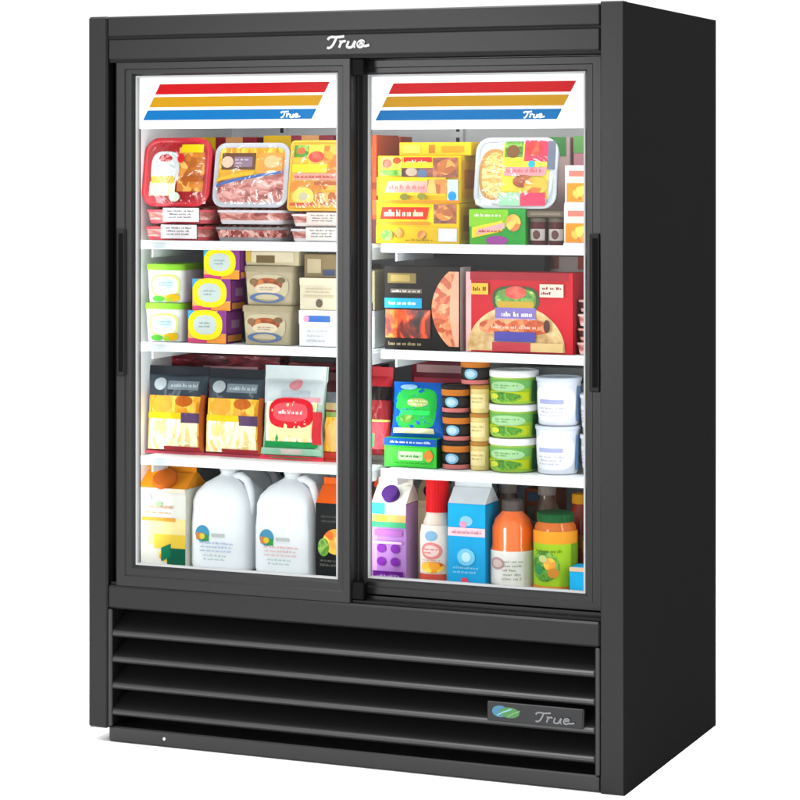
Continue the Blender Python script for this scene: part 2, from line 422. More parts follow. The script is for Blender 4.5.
# interior lamps: light bars on the mullion and the two jambs
for i, (x, tx) in enumerate(((-1.142, -.9), (-.590, -.59), (-.052, -.25))):
    b = B(); b.box(x - .008, x + .008, .079, .086, .40, 1.27, emis('lit_lamp_diffuser_%d' % i, '#f4f8ff', 2.0)); part('light_bar', b)
    area('cabinet_lamp', (x, .089, .84), (tx, .60, .84), .03, .9, 1.2 if i == 1 else .75, (.96, .98, 1))
b = B(); b.box(-1.10, -.08, .082, .098, 1.375, 1.392, emis('lit_lamp_diffuser_top', '#f4f8ff', 2.0)); part('light_bar', b)
area('cabinet_lamp', (-.59, .10, 1.37), (-.59, .35, 1.1), .95, .02, .8, (.96, .98, 1))

# ------------------------------------------------------------------ the goods
FR = .15                                    # how far back the fronts of the goods stand
def bf(w, h):                               # a builder whose marks lie on a flat front w x h
    return B(lambda u, v, o: (w * (u - .5), -o, h * v))
def onside(b, w, d, h, fn):                 # marks on the right-hand side face
    s = b.W; b.W = lambda u, v, o: (w / 2 + o, d * u, h * v); b.o = .0006; fn(b); b.W = s; b.o = .0006
def bc(r, h, span=180, rf=None):            # marks on a round front
    def W(u, v, o):
        a = (u - .5) * R(span); q = (rf(v) if rf else r) + o
        return (math.sin(a) * q, r - math.cos(a) * q, h * v)
    b = B(W); b.er = 4; return b
def single(b, name, label, cat, loc, rz=0, tilt=0, group=None):
    o = b.build(name); o.location = loc; o.rotation_euler = (R(tilt), 0, R(rz)); return tag(o, label, cat, group)
def P(h, **k): return mat(h, **{**dict(rough=.38, spec=.07, var=.12, scale=.77), **k})
GLOSS = dict(rough=.25, coat=.2)

def flat_tray(label, w, d, h, loc, foam, fill, band=None, rz=0):
    t = thing('meat_tray', label, 'meat tray', loc, rz)
    b = B(); b.loft([(0, w * .45, d * .46, 7), (h * .22, w * .465, d * .475, 7), (h * .24, w * .462, d * .472, 7)], P(foam, **GLOSS), cy=d / 2)
    b.loft([(h * .68, w * .490, d * .490, 7), (h * .70, w * .5, d * .5, 7), (h * .82, w * .5, d * .5, 7), (h * .84, w * .485, d * .485, 7)], P(foam, **GLOSS), cy=d / 2)
    b.loft([(h * .22, w * .462, d * .472, 7), (h * .70, w * .488, d * .488, 7)], fill, cy=d / 2, cap0=False, cap1=False); b.build('tray', t)
    b = B(); rd = random.Random(label)
    for k in range(7):
        cx = w * (-.36 + .12 * k) + rd.uniform(-.004, .004)
        b.rings([[(cx + w * .075 * q * math.cos(a), d / 2 + d * .44 * math.sin(a) * q, zz + rd.uniform(-.0012, .0012)) for a in [2 * math.pi * i / 18 for i in range(18)]] for q, zz in ((.95, h * .45), (1, h * .7), (.85, h * .9), (.45, h * .98))], fill, cap0=False)
    b.build('meat', t)
    if band:
        b = B(lambda u, v, o: (w * (u - .5), -.001 - o, h * v)); b.box(-w * .2, w * .32, -.001, .0, h * .12, h * .95, P(band)); b.lines(.36, .78, .3, .85, 3, P('#8a8a90'), 3); b.build('label', t)
    return t
def pack(name, label, cat, w, h, d, loc, foam, marks, rz=0, tilt=-9, r=.022, rim=.010):
    """upright film-sealed tray: rounded rim, bulging window, printed label"""
    t = thing(name, label, cat, loc, rz, tilt)
    b = B(); b.rrprism(w, h, [(.012, d), (.010, .012), (0, .005), (0, .001), (.002, 0), (rim, 0), (rim + .002, .003)], r, P(foam, **GLOSS)); b.build('tray', t)
    b = bf(w, h); b.o = .0042
    b.W = lambda u, v, o: (w * (u - .5), .0035 - o - .004 * max(0, 1 - (2 * u - 1) ** 4) * max(0, 1 - (2 * v - 1) ** 4), h * v)
    b.o = 0; marks(b); b.build('label', t)
    b = B(lambda u, v, o: (w * (u - .5), -.0012 - .0055 * max(0, 1 - (2 * u - 1) ** 4) * max(0, 1 - (2 * v - 1) ** 4) + noise.noise(Vector((u * 4 + w * 90, v * 5, h * 70))) * .0016, h * v)); b.rect(.035, .965, .045, .955, FILM, nu=24, nv=24); b.build('film', t)
    return t
def carton(name, label, w, d, h, hg, loc, body, gable, marks, cap=None, rz=0, group=None):
    t = thing(name, label, 'carton', loc, rz, 0, group)
    b = bf(w, h); b.box(-w / 2, w / 2, 0, d, 0, h, P(body), .002); marks(b); b.build('body', t)
    b = B(); y1, y2 = d * .42, d * .58
    v = [(-w / 2, 0, h), (w / 2, 0, h), (w / 2, d, h), (-w / 2, d, h), (-w / 2, y1, h + hg), (w / 2, y1, h + hg), (w / 2, y2, h + hg), (-w / 2, y2, h + hg),
         (-w * .08, d / 2, h + hg * .86), (w * .08, d / 2, h + hg * .86)]
    b.add(v, [(0, 1, 5, 4), (2, 3, 7, 6), (1, 2, 6, 5), (3, 0, 4, 7), (4, 5, 6, 7)], P(gable))
    b.box(-w / 2, w / 2, d * .47, d * .53, h + hg * .9, h + hg * 1.45, P(gable), .001); b.build('gable_top', t)
    if cap:
        b = B(); rr, hh = w * .24, .014
        b.lathe([(rr, 0), (rr, hh * .85), (rr * .9, hh)] , P(cap), n=28)
        c = b.build('cap', t); c.location = (0, d * .19, h + hg * .42); c.rotation_euler = (math.atan2(hg, d * .42), 0, 0)
    return t
def tub(name, label, cat, r, h, loc, body, lid, marks, rz=0, group=None, lidh=.009, taper=.88, content=None):
    t = thing(name, label, cat, loc, rz, 0, group); rf = lambda v: r * (taper + (1 - taper) * v)
    b = bc(r, h - lidh, 200, rf)
    b.lathe([(r * taper * .94, 0), (r * taper, .003), (r, h - lidh)], content or P(body, rough=.3), cy=r); marks(b); b.build('tub', t)
    b = B(); b.lathe([(r * 1.0, h - lidh), (r * 1.045, h - lidh * .95), (r * 1.045, h - lidh * .15), (r * .99, h - .0002), (r * .9, h - .0002), (r * .88, h - .002)], P(lid, rough=.3), cy=r, n=40); b.build('lid', t)
    return t
def bottle(name, label, cat, prof, R0, loc, body, lab, marks, cap, rz=0, lz=(.1, .5), group=None):
    """prof = list of (radius, z); lab = label colour; lz = label from/to (fractions of the height); cap = (radius, z0, z1, colour)"""
    t = thing(name, label, cat, loc, rz, 0, group); Ht = prof[-1][1]
    def rad(z):
        for (r0, z0), (r1, z1) in zip(prof, prof[1:]):
            if z0 <= z <= z1: return r0 + (r1 - r0) * (z - z0) / max(1e-6, z1 - z0)
        return prof[-1][0]
    b = B(); b.lathe(prof, body if not isinstance(body, str) else P(body, rough=.18, coat=.6), cy=R0, n=44); b.build('bottle_body', t)
    z0, z1 = lz[0] * Ht, lz[1] * Ht
    def W(u, v, o):
        a = (u - .5) * R(230); z = z0 + (z1 - z0) * v; q = max(rad(z), rad(min(z + .001, Ht)), rad(max(0, z - .001))) + .0006 + o
        return (math.sin(a) * q, R0 - math.cos(a) * q, z)
    b = B(W); b.er = 4; b.rect(0, 1, 0, 1, P(lab), nu=40, nv=22); marks(b); b.build('label', t)
    cr, c0, c1, cc = cap
    b = B(); n = 48
    b.rings([[(cr * q * (1 + (.02 if i % 2 else 0) * k) * math.cos(2 * math.pi * i / n), R0 + cr * q * (1 + (.02 if i % 2 else 0) * k) * math.sin(2 * math.pi * i / n), z) for i in range(n)] for q, z, k in ((1, c0, 1), (1, c1 - .002, 1), (.92, c1, 0))], P(cc, rough=.35), smooth=False); b.build('cap', t)
    return t
def bag(name, label, cat, w, h, th, loc, front, marks, rz=0, tilt=-6, seed=1, top=.10, parts=True):
    """pillow bag with crimped top and bottom seams and film wrinkles"""
    def W(u, v, o, sgn=1):
        a = max(0, 1 - abs(2 * u - 1) ** 2.6); c = max(0, 1 - abs(2 * min(1, max(0, (v - .03) / (1 - top - .03))) - 1) ** 3.2)
        k = (a ** .6) * (c ** .6)
        wr = noise.noise(Vector((u * 5 + seed * 3, v * 7, sgn * 4 + seed))) * .0045 + noise.noise(Vector((u * 16, v * 11 + seed, seed))) * .0016
        pinch = 1 - .05 * c
        x = w * (u - .5) * pinch + noise.noise(Vector((v * 5, seed, u))) * .002
        return (x, th / 2 - sgn * (th / 2 * k + .0006 + o) - sgn * wr * min(1, k * 1.6), h * v)
    b = B(W); nu, nv = 44, 48
    for sgn in (1, -1):
        vs = [W(i / nu, j / nv, 0, sgn) for j in range(nv + 1) for i in range(nu + 1)]
        fs = [(j * (nu + 1) + i, j * (nu + 1) + i + 1, (j + 1) * (nu + 1) + i + 1, (j + 1) * (nu + 1) + i) for j in range(nv) for i in range(nu)]
        b.add(vs, fs if sgn > 0 else [q[::-1] for q in fs], front, True)
    b.o = .0020; b.er = 10; marks(b)
    return single(b, name, label, cat, loc, rz, tilt)
def rc(b, *a, **k): b.rect(*a, **{**dict(nu=26 if b.er > 2 else 12, nv=18 if b.er > 2 else 6), **k})

# ================= left door, top shelf (z 1.06): meat trays and packs
FZ = 1.0612
flat_tray('red rimmed meat tray at the left end of the top shelf, lowest in its pile', .168, .15, .036, (-1.066, FR, FZ), '#c04c54', MEAT, '#f4f0f0')
flat_tray('red rimmed meat tray on another, under the upright red pack of the top shelf', .166, .15, .036, (-1.063, FR + .004, FZ + .0365), '#d25864', MEAT, '#f8f4f2', 2)
flat_tray('grey tray of dark pink meat under the pale tray, below the upright grey film pack', .170, .15, .036, (-.892, FR, FZ), '#8c8c90', MINCE)
flat_tray('pale tray of pink meat directly under the upright grey film pack', .170, .15, .036, (-.890, FR + .005, FZ + .0365), '#d8d4d8', MEAT)
flat_tray('white tray of pale pink meat, lowest in the pile under the yellow and orange pack', .150, .15, .033, (-.722, FR, FZ), '#e6e2e8', MEAT, '#f4efe8')
flat_tray('white tray of pale meat directly under the yellow and orange pack', .150, .15, .031, (-.722, FR + .004, FZ + .0335), '#efe6e2', MEAT, '#f2ddd2')
def m(b):
    b.ell(.5, .5, .44, .43, P('#a8262c', **GLOSS), e=5)
    rc(b, .52, .92, .22, .86, NUGGET); b.ell(.5, .5, .46, .45, P('#b42a32', **GLOSS), inner=.88, e=5)
    b.ell(.33, .55, .21, .25, P('#cdd6d4'), e=3); b.ell(.33, .70, .10, .06, P('#b43038')); rc(b, .12, .5, .16, .36, P('#f6e4b0')); rc(b, .14, .48, .34, .44, P('#e8b83c'))
    rc(b, .56, .88, .78, .9, P('#f0cc14')); b.lines(.18, .48, .5, .68, 3, P('#b4c8c4'), 4); b.ell(.56, .70, .05, .07, P('#d8202a'))
    b.ell(.5, .14, .08, .07, P('#d6e0cc')); rc(b, .58, .9, .36, .42, P('#b85c20'))
pack('sliced_meat_pack', 'upright red rimmed pack with a white and yellow label, leftmost on the top shelf', 'meat pack', .166, .152, .045, (-1.072, FR + .008, FZ + .073), '#c6323c', m, r=.035)
def m(b):
    rc(b, .06, .94, .06, .94, MEAT); rc(b, .05, .95, .60, .92, SHRED)
    rc(b, .05, .62, .46, .76, P('#e0a824'), sh=.0); rc(b, .1, .56, .58, .84, P('#6a4630')); b.ell(.18, .7, .08, .09, P('#e8c0a8')); rc(b, .27, .52, .62, .78, P('#8e7488'))
    b.lines(.28, .5, .66, .76, 2, P('#e8e0e8'), 8); rc(b, .62, .92, .52, .84, P('#e89c48')); b.ell(.78, .7, .10, .1, P('#f0bc80'))
    b.grid(lambda a, c: (.05 + .86 * a, .30 + .22 * a ** .7 + .045 * c), 14, 1, P('#4a6cae'))
    b.grid(lambda a, c: (.05 + .5 * a, .38 + .12 * a ** .7 + .06 * c), 14, 1, P('#e8b820'))
pack('sliced_meat_pack', 'grey film pack of pink meat with a brown label and blue stripe', 'meat pack', .178, .140, .05, (-.892, FR + .008, FZ + .073), '#bcbec6', m, r=.025)
def m(b):
    rc(b, .05, .95, .05, .95, P('#f4b82c')); rc(b, .5, .95, .3, .92, FRUIT); rc(b, .35, .62, .62, .93, P('#f8dc4c')); rc(b, .07, .33, .76, .93, GREENS)
    b.ell(.2, .85, .08, .05, P('#c86c34')); rc(b, .05, .7, .54, .66, P('#ffd418')); rc(b, .1, .9, .43, .53, P('#f2a08c')); rc(b, .05, .6, .28, .40, P('#e88a28'))
    b.ell(.3, .2, .2, .13, P('#f6d860')); b.ell(.3, .2, .08, .06, P('#c8c0a0')); rc(b, .55, .95, .08, .26, NUGGET); b.lines(.12, .88, .44, .52, 1, P('#b03a28'), 4); b.ell(.5, .76, .14, .08, TOMATO); rc(b, .07, .5, .07, .11, P('#d8502c')); rc(b, .5, .9, .36, .41, P('#b86030'))
pack('cheese_snack_pack', 'yellow and orange upright pack beside the right stile of the front door, top shelf', 'snack pack', .128, .152, .045, (-.738, FR + .008, FZ + .066), '#f2b83a', m, r=.010, rim=.004)
def boxed(name, label, cat, w, h, d, loc, body, marks=None, side=None, rz=0, tilt=0, bev=.0015):
    b = bf(w, h); b.box(-w / 2, w / 2, 0, d, 0, h, P(body) if isinstance(body, str) else body, bev)
    if marks: marks(b)
    if side: onside(b, w, d, h, side)
    return single(b, name, label, cat, loc, rz, tilt)
def m(b): rc(b, .0, 1, .0, .22, P('#5a3038')); rc(b, 0, 1, .26, .4, P('#d85a34')); rc(b, 0, 1, .5, .56, P('#7e3020')); rc(b, .1, .9, .72, .9, P('#d8542c'))
boxed('meat_box', 'tall rust red box standing left of the yellow boxes on the top shelf', 'box', .062, .226, .12, (-.622, FR + .004, FZ), '#a84a28', m)
def m(b): rc(b, .0, .4, .86, 1, P('#f2c414')); rc(b, .55, .8, .86, 1, P('#f4b070'))
boxed('rear_snack_box', 'maroon box standing behind the red pack at the back of the top shelf', 'box', .17, .226, .06, (-1.05, .345, FZ), '#9c2834', m)
boxed('rear_snack_box', 'maroon box with a yellow corner behind the grey film pack', 'box', .17, .229, .06, (-.865, .350, FZ), '#a23040', m)
boxed('rear_snack_box', 'orange red box behind the yellow and orange pack', 'box', .15, .225, .06, (-.69, .345, FZ), '#c0502c', lambda b: rc(b, .2, .9, .86, 1, P('#e8ca90')))

# ================= left door, second shelf (z .84)
FZ = .8412
def sq_tub(label, w, h, d, loc, bodyc, lidc, marks, rz=0, group=None, name='spread_tub'):
    t = thing(name, label, 'tub', loc, rz, 0, group)
    lh = h * .16; wf = lambda v: w * (.93 + .07 * v)
    b = B(lambda u, v, o: (wf(v) * (u - .5), d * .03 * (1 - v) - o, (h - lh) * v))
    b.loft([(0, w * .455, d * .46, 9), (.002, w * .465, d * .47, 9), (h - lh, w * .5, d * .5, 9)], P(bodyc), cy=d / 2, n=56); marks(b); b.build('tub', t)
    b = B(); b.loft([(h - lh, w * .515, d * .515, 9), (h - lh * .2, w * .515, d * .515, 9), (h - .0003, w * .50, d * .50, 9)], P(lidc, rough=.3), cy=d / 2, n=56); b.build('lid', t)
    return t
def m(b):
    b.ell(.52, .52, .40, .36, P('#e2ec84'), e=3); b.ell(.52, .52, .34, .29, P('#f6faf4'), e=3); b.ell(.52, .58, .24, .18, P('#c6dce4')); b.lines(.34, .7, .5, .66, 2, P('#8ab0c0'), 3)
    b.ell(.32, .12, .16, .09, P('#56b83c')); b.ell(.74, .16, .2, .12, P('#e0b418')); b.ell(.6, .1, .1, .07, P('#a8c828'))
t = sq_tub('white tub with green lid, lower one at the second shelf\'s left end', .092, .084, .105, (-1.095, FR, FZ), '#f2f6ec', '#8ed03a', m)
dup(t, (-1.093, FR + .003, FZ + .0845), 'white tub with green lid, upper one at the second shelf\'s left end')
def yring(w, h, d, loc, label, rz=0):
    def m(b):
        rc(b, 0, 1, 0, 1, P('#f6b868')); rc(b, 0, .5, 0, .14, P('#d04878')); rc(b, .5, 1, .0, .26, P('#f29a3c')); rc(b, .0, .16, .74, 1, P('#4aa8d8')); rc(b, .78, 1, .3, 1, P('#8c3c90'))
        b.ell(.46, .56, .45, .46, P('#fbe61c'), e=2.6); b.ell(.46, .56, .30, .30, P('#c6d4d0'), e=2.4); b.lines(.3, .62, .46, .68, 2, P('#7c98a0'), int(w * 1e3))
    def sd(b): rc(b, .05, .95, .3, .95, P('#a050a0')); rc(b, .3, .8, .45, .7, P('#c494c4')); rc(b, .05, .95, .05, .24, P('#f0a050'))
    return boxed('cheese_box', label, 'box', w, h, d, loc, '#8a3a8c', m, sd, rz)
yring(.092, .070, .075, (-.987, FR, FZ), 'purple box with a yellow ring label, lowest of the three stacked on the second shelf')
yring(.090, .068, .075, (-.978, FR + .003, FZ + .0703), 'purple box with a yellow ring label, middle of the three stacked on the second shelf', 2)
yring(.088, .064, .075, (-.953, FR + .002, FZ + .1386), 'purple box with a yellow ring label, on top of the stack of three', -3)
def m(b):
    b.ell(.48, .55, .42, .38, P('#c8bc9c'), e=3); b.ell(.48, .62, .30, .2, SAUCE); b.ell(.48, .5, .26, .16, P('#e0d0b4')); b.ell(.46, .22, .36, .16, P('#5c74a0'), inner=.7)
    b.ell(.75, .75, .09, .09, P('#7c6444')); b.ell(.2, .7, .08, .1, P('#8a6c4c')); b.lines(.3, .66, .44, .56, 2, P('#806850'), 6)
t = sq_tub('beige tub with brown label, lower one of the pair beside the purple boxes', .118, .084, .11, (-.846, FR, FZ), '#b8ac8e', '#a89c7c', m)
dup(t, (-.842, FR + .004, FZ + .0845), 'beige tub with brown label, upper one of the pair beside the purple boxes', 2)
def m(b): rc(b, .1, .9, .2, .8, P('#d8ccae')); rc(b, .2, .55, .15, .6, P('#6e5a38')); rc(b, .0, .1, .2, .9, P('#c8a848'))
boxed('cheese_block', 'pale beige wrapped block lying on top of the beige tubs', 'cheese block', .125, .036, .10, (-.835, FR + .008, FZ + .169), '#c4b894', m)
def m(b): rc(b, .0, 1, .62, 1, P('#ffffff')); rc(b, .22, .85, .68, .86, P('#3f72c4')); b.ell(.2, .77, .08, .1, P('#e6a4c0')); b.lines(.2, .8, .1, .5, 3, P('#c0c6cc'), 5)
boxed('cream_cheese_box', 'white box with a blue band under a cream box on the second shelf', 'box', .086, .076, .09, (-.725, FR, FZ), '#f4f6f8', m)
def m(b): rc(b, 0, 1, .78, 1, P('#e8dcc0')); b.ell(.52, .22, .09, .13, P('#6a5a48')); rc(b, .1, .9, .4, .46, P('#cabc9c')); b.lines(.15, .85, .52, .72, 2, P('#c0ae88'), 7)
boxed('cream_cheese_box', 'cream box resting on the white box with the blue band', 'box', .088, .068, .09, (-.724, FR + .003, FZ + .0763), '#dcd2b8', m)
boxed('cheese_block', 'dark tan block stacked on the cream box near the right stile', 'cheese block', .08, .050, .09, (-.722, FR + .012, FZ + .1445), '#8a7650', lambda b: (rc(b, .1, .5, .2, .8, P('#c0b08c')), rc(b, .55, .9, .1, .35, P('#404c6c'))))
boxed('yogurt_box', 'pale grey box under a brown one, left of the black flame box', 'box', .075, .078, .09, (-.632, FR, FZ), '#c8d0cc', lambda b: rc(b, 0, 1, .84, 1, P('#8c90c0')))
boxed('yogurt_box', 'olive brown box on a pale grey one, left of the black flame box', 'box', .075, .084, .09, (-.632, FR + .002, FZ + .0783), '#8a8468', lambda b: (rc(b, .5, .95, .0, .2, P('#2c2420')), rc(b, .6, .9, .55, .7, P('#4c4c3c'))))
boxed('storage_carton', 'grey carton standing at the back of the second shelf behind the green lidded tubs', 'carton', .17, .13, .10, (-1.04, .33, FZ), '#8c9894', lambda b: rc(b, .05, .3, .75, 1, P('#5c6c64')))
boxed('storage_carton', 'tan carton standing at the back of the second shelf behind the beige tubs', 'carton', .20, .165, .10, (-.80, .33, FZ), '#978c74')

# ================= left door, third shelf (z .595)
FZ = .5962
def m(b):
    rc(b, 0, 1, .66, .90, P('#39434c', **GLOSS)); rc(b, 0, 1, .90, 1, P('#22262c')); b.ell(.25, .79, .12, .07, P('#aab4b8')); rc(b, .4, .9, .73, .83, P('#7a8890')); b.lines(.42, .9, .74, .82, 1, P('#c0ccd0'), 2)
    rc(b, .04, .96, .05, .66, SHRED); rc(b, .06, .92, .05, .40, PALESHRED)
    b.ell(.3, .56, .2, .1, P('#f0a838')); b.ell(.7, .6, .14, .06, P('#c4641c')); rc(b, .02, .98, .40, .47, P('#f2c81c')); rc(b, .66, .98, .36, .47, P('#5c4468'))
    rc(b, .35, 1, .0, .09, P('#a8323c')); rc(b, 0, 1, 0, .035, P('#c04c5c')); rc(b, .95, 1, .05, .68, P('#b85c28'))
bag('shredded_cheese_bag', 'dark topped bag of orange shredded cheese, leftmost on the third shelf', 'bag', .146, .192, .05, (-1.083, FR + .012, FZ), P('#7c2c34', **GLOSS), m, seed=1)
bag('shredded_cheese_bag', 'dark topped bag of shredded cheese between its twin and the clear and red bag', 'bag', .146, .190, .05, (-.941, FR + .012, FZ), P('#7c2c34', **GLOSS), m, seed=4, rz=-2)
def m(b):
    rc(b, .02, .98, .6, 1, P('#ccd6d8', **GLOSS)); b.ell(.55, .80, .10, .06, P('#d88c94')); rc(b, .35, .8, .66, .74, P('#b8c4cc')); rc(b, .4, .95, .62, .67, P('#e0a0a8'))
    b.grid(lambda a, c: (.06 * (1 - c) + .1 * c + (.82 - .0 * c) * a, .0 + .56 * c), 12, 10, P('#3a9c60')); rc(b, .1, .92, .17, .62, PALESHRED); rc(b, .16, .9, .24, .60, P('#f6e6a8'))
    b.ell(.52, .50, .36, .16, P('#d81c2c'), e=3); b.ell(.52, .51, .28, .10, P('#f25660'), e=3); b.lines(.32, .74, .47, .55, 1, P('#fff0f0'), 5)
    rc(b, .1, .94, .15, .2, P('#159048')); rc(b, .0, .98, .06, .13, P('#9ccdb0')); rc(b, .36, .7, .07, .12, P('#d8c8c0')); rc(b, 0, 1, 0, .05, P('#e84458')); rc(b, .88, .99, .18, .52, P('#d0343c'))
bag('pasta_bag', 'clear topped bag with a red oval and green stripes on the third shelf', 'bag', .150, .202, .055, (-.797, FR + .003, FZ), P('#b6d2c0', **GLOSS), m, seed=7, top=.16)
def m(b):
    rc(b, 0, 1, .78, 1, P('#3a1418')); rc(b, 0, 1, .66, .78, P('#5c6468')); rc(b, 0, 1, .58, .66, P('#b09c6c')); rc(b, 0, 1, .48, .56, P('#84a04c')); rc(b, .04, .96, .12, .5, SHRED)
    b.ell(.4, .3, .3, .18, P('#f0b464')); rc(b, 0, 1, 0, .11, P('#c83c2c'))
bag('noodle_bag', 'dark and orange bag with a red foot beside the right stile of the front door', 'bag', .095, .190, .045, (-.680, FR + .012, FZ), P('#8c3424', **GLOSS), m, seed=9)
def m(b): rc(b, 0, 1, .8, 1, P('#8c1c24')); rc(b, 0, 1, .66, .8, P('#1c1414')); rc(b, 0, 1, .34, .46, P('#e8d060')); rc(b, .5, 1, .16, .44, P('#e04850')); rc(b, 0, .6, .18, .32, P('#48a070')); rc(b, 0, 1, 0, .1, P('#504c48'))
bag('noodle_bag', 'red and dark bag seen in the narrow gap left of the blue and green bag', 'bag', .07, .205, .04, (-.607, FR + .012, FZ), P('#7c2024', **GLOSS), m, seed=12)
boxed('ham_pack', 'long maroon pack at the back of the third shelf behind the shredded cheese', 'ham pack', .27, .208, .05, (-1.02, .30, FZ), MAROON, lambda b: rc(b, .3, .8, .80, .88, P('#d4a4a8')))
boxed('ham_pack', 'maroon pack at the back of the third shelf behind the clear topped bag', 'ham pack', .22, .196, .05, (-.76, .31, FZ), MAROON)

# ================= left door, floor of the cabinet
FZ = .3512
def m(b):
    rc(b, .0, 1, .0, 1, P('#e6e6dc')); b.ell(.70, .16, .26, .10, FRUIT); b.grid(lambda a, c: (.22 + .78 * a, .28 + .34 * c - .0 * a), 8, 6, P('#f6e6a0')); b.grid(lambda a, c: (.35 + .65 * a, .24 + .18 * c), 8, 4, P('#f2d048'))
    rc(b, .62, 1, .0, .25, P('#0c6048')); b.grid(lambda a, c: (.5 + .2 * a, .08 + .17 * c + .06 * a), 4, 4, P('#0f7a58')); rc(b, .1, .78, .585, .63, P('#f2a43c')); b.lines(.15, .75, .66, .80, 2, P('#d8a078'), 2)
    b.ell(.2, .88, .1, .05, P('#b6ccd4')); b.ell(.45, .80, .07, .03, P('#a8d498')); rc(b, 0, 1, .95, 1, P('#f0e6cc'))
t = carton('juice_carton', 'white and yellow carton with orange top, leftmost on the cabinet floor', .118, .10, .172, .030, (-1.098, FR, FZ), '#f4f2e2', '#f0951c', m, '#c8641a')
JUG = mat('#dadfe2', .42, .2, .02, sss=.2)
def jug(label, loc, tint, rz=0):
    t = thing('milk_jug', label, 'milk jug', loc, rz)
    w, d = .072, .066
    prof = [(0, w * .9, d * .9, 4.5), (.004, w * .97, d * .97, 4.5), (.012, w, d, 4.5), (.10, w, d, 4.5), (.125, w * .985, d * .985, 4), (.148, w * .965, d * .95, 4.6), (.166, w * .88, d * .88, 4.2), (.184, w * .66, d * .68, 3.4), (.193, w * .46, d * .5, 2.6), (.199, w * .32, d * .36, 2), (.202, w * .27, d * .3, 2), (.211, w * .27, d * .3, 2)]
    b = B(); b.loft(prof, JUG, cy=d, n=56); b.build('jug_body', t)
    b = B(); b.lathe([(.0215, .2092), (.0215, .2172), (.0205, .2180)], P('#e8ecf0'), cy=d, n=40); b.build('cap', t)
    b = B(); pts = [(.017, d - .006, .198), (.036, d - .016, .2015), (.054, d - .022, .192), (.064, d - .026, .172), (.0665, d - .028, .145), (.062, d - .028, .118)]; rr = []
    for i, p in enumerate(pts):
        q = Vector(pts[min(i + 1, 5)]) - Vector(pts[max(i - 1, 0)]); q.normalize(); e1 = q.cross(Vector((0, 1, 0))).normalized(); e2 = q.cross(e1)
        rr.append([tuple(Vector(p) + (e1 * math.cos(k * math.pi / 7) * .0085 + e2 * math.sin(k * math.pi / 7) * .010)) for k in range(14)])
    b.rings(rr, JUG); b.build('handle', t)
    b = B(lambda u, v, o: (w * 2 * (u - .5) * .9, .0004 - o, .02 + .09 * v)); b.o = .0008
    b.ell(.25, .66, .13, .20, P('#4c9cc0')); 
    b.grid(lambda a, c: (.25 + .12 * a, .48 + .16 * c), 3, 3, P('#3c9c50')); b.grid(lambda a, c: (.14 + .11 * a, .52 + .16 * c), 3, 3, P('#e08c34')); b.ell(.25, .6, .05, .07, P('#e8d048'))
    rc(b, .42, .66, .60, .68, P('#c4ccc8')); b.lines(.20, .86, .22, .5, 3, P(tint), 3); b.lines(.26, .7, .02, .2, 2, P('#a8c8c0'), 9); b.build('label', t)
    return t
jug('translucent white milk jug with blue print, next to the juice carton', (-.966, FR, FZ), '#a4bce0')
jug('translucent white milk jug with pink print, next to the black carton', (-.812, FR, FZ), '#eeb4b0')
t1 = jug('milk jug in the second row behind the one with blue print', (-.985, .31, FZ), '#a4bce0')
t1 = jug('milk jug in the second row behind the one with pink print', (-.83, .31, FZ), '#eeb4b0')
def m(b):
    rc(b, 0, 1, .0, 1, P('#16191a')); b.ell(.52, .50, .34, .17, FRUIT); b.ell(.2, .42, .14, .12, GREENS); b.lines(.12, .8, .74, .86, 2, P('#5c5c58'), 5); b.lines(.1, .8, .16, .28, 2, P('#6c6c64'), 6); rc(b, 0, 1, 0, .05, P('#3a1c14'))
carton('juice_carton', 'black carton with an orange top beside the right stile of the front door', .092, .085, .160, .034, (-.683, FR, FZ), '#1a1c1c', '#ee6418', m)
bottle('sauce_bottle', 'rust red bottle peeking out left of the purple carton', 'bottle', [(.024, 0), (.028, .004), (.028, .14), (.022, .17), (.013, .19), (.013, .205)], .028, (-.602, FR + .03, FZ), '#8c3018', '#1c5060', lambda b: rc(b, 0, 1, .0, .2, P('#606030')), (.0165, .194, .214, '#a03c1c'), lz=(.1, .6))

# ================= right door, top shelf
FZ = 1.0612
def m(b):
    rc(b, 0, 1, 0, .42, P('#e0b810')); rc(b, .04, .96, .48, .95, P('#fbd80c')); rc(b, .70, .97, .5, .98, SAUCE); b.ell(.83, .74, .10, .17, NUGGET); rc(b, .76, .98, .06, .38, P('#e6e8f2'))
    b.ell(.28, .26, .06, .12, NUGGET); b.ell(.56, .22, .05, .10, NUGGET); rc(b, .05, .62, .60, .90, P('#d8301c'), sh=.03); b.lines(.09, .62, .60, .90, 1, P('#fff4c8'), 5); rc(b, .06, .66, .46, .54, P('#f08c1c')); b.ell(.14, .2, .07, .14, GREENS); b.lines(.36, .7, .04, .14, 1, P('#8c6c10'), 8)
def sdy(b): rc(b, .1, .9, .1, .9, P('#e8a818')); rc(b, .2, .8, .3, .7, P('#c87818'))
boxed('snack_box', 'lower yellow box of the pair at the left of the rear door\'s top shelf', 'box', .186, .084, .11, (-.497, FR, FZ), '#f6cf10', m, sdy)
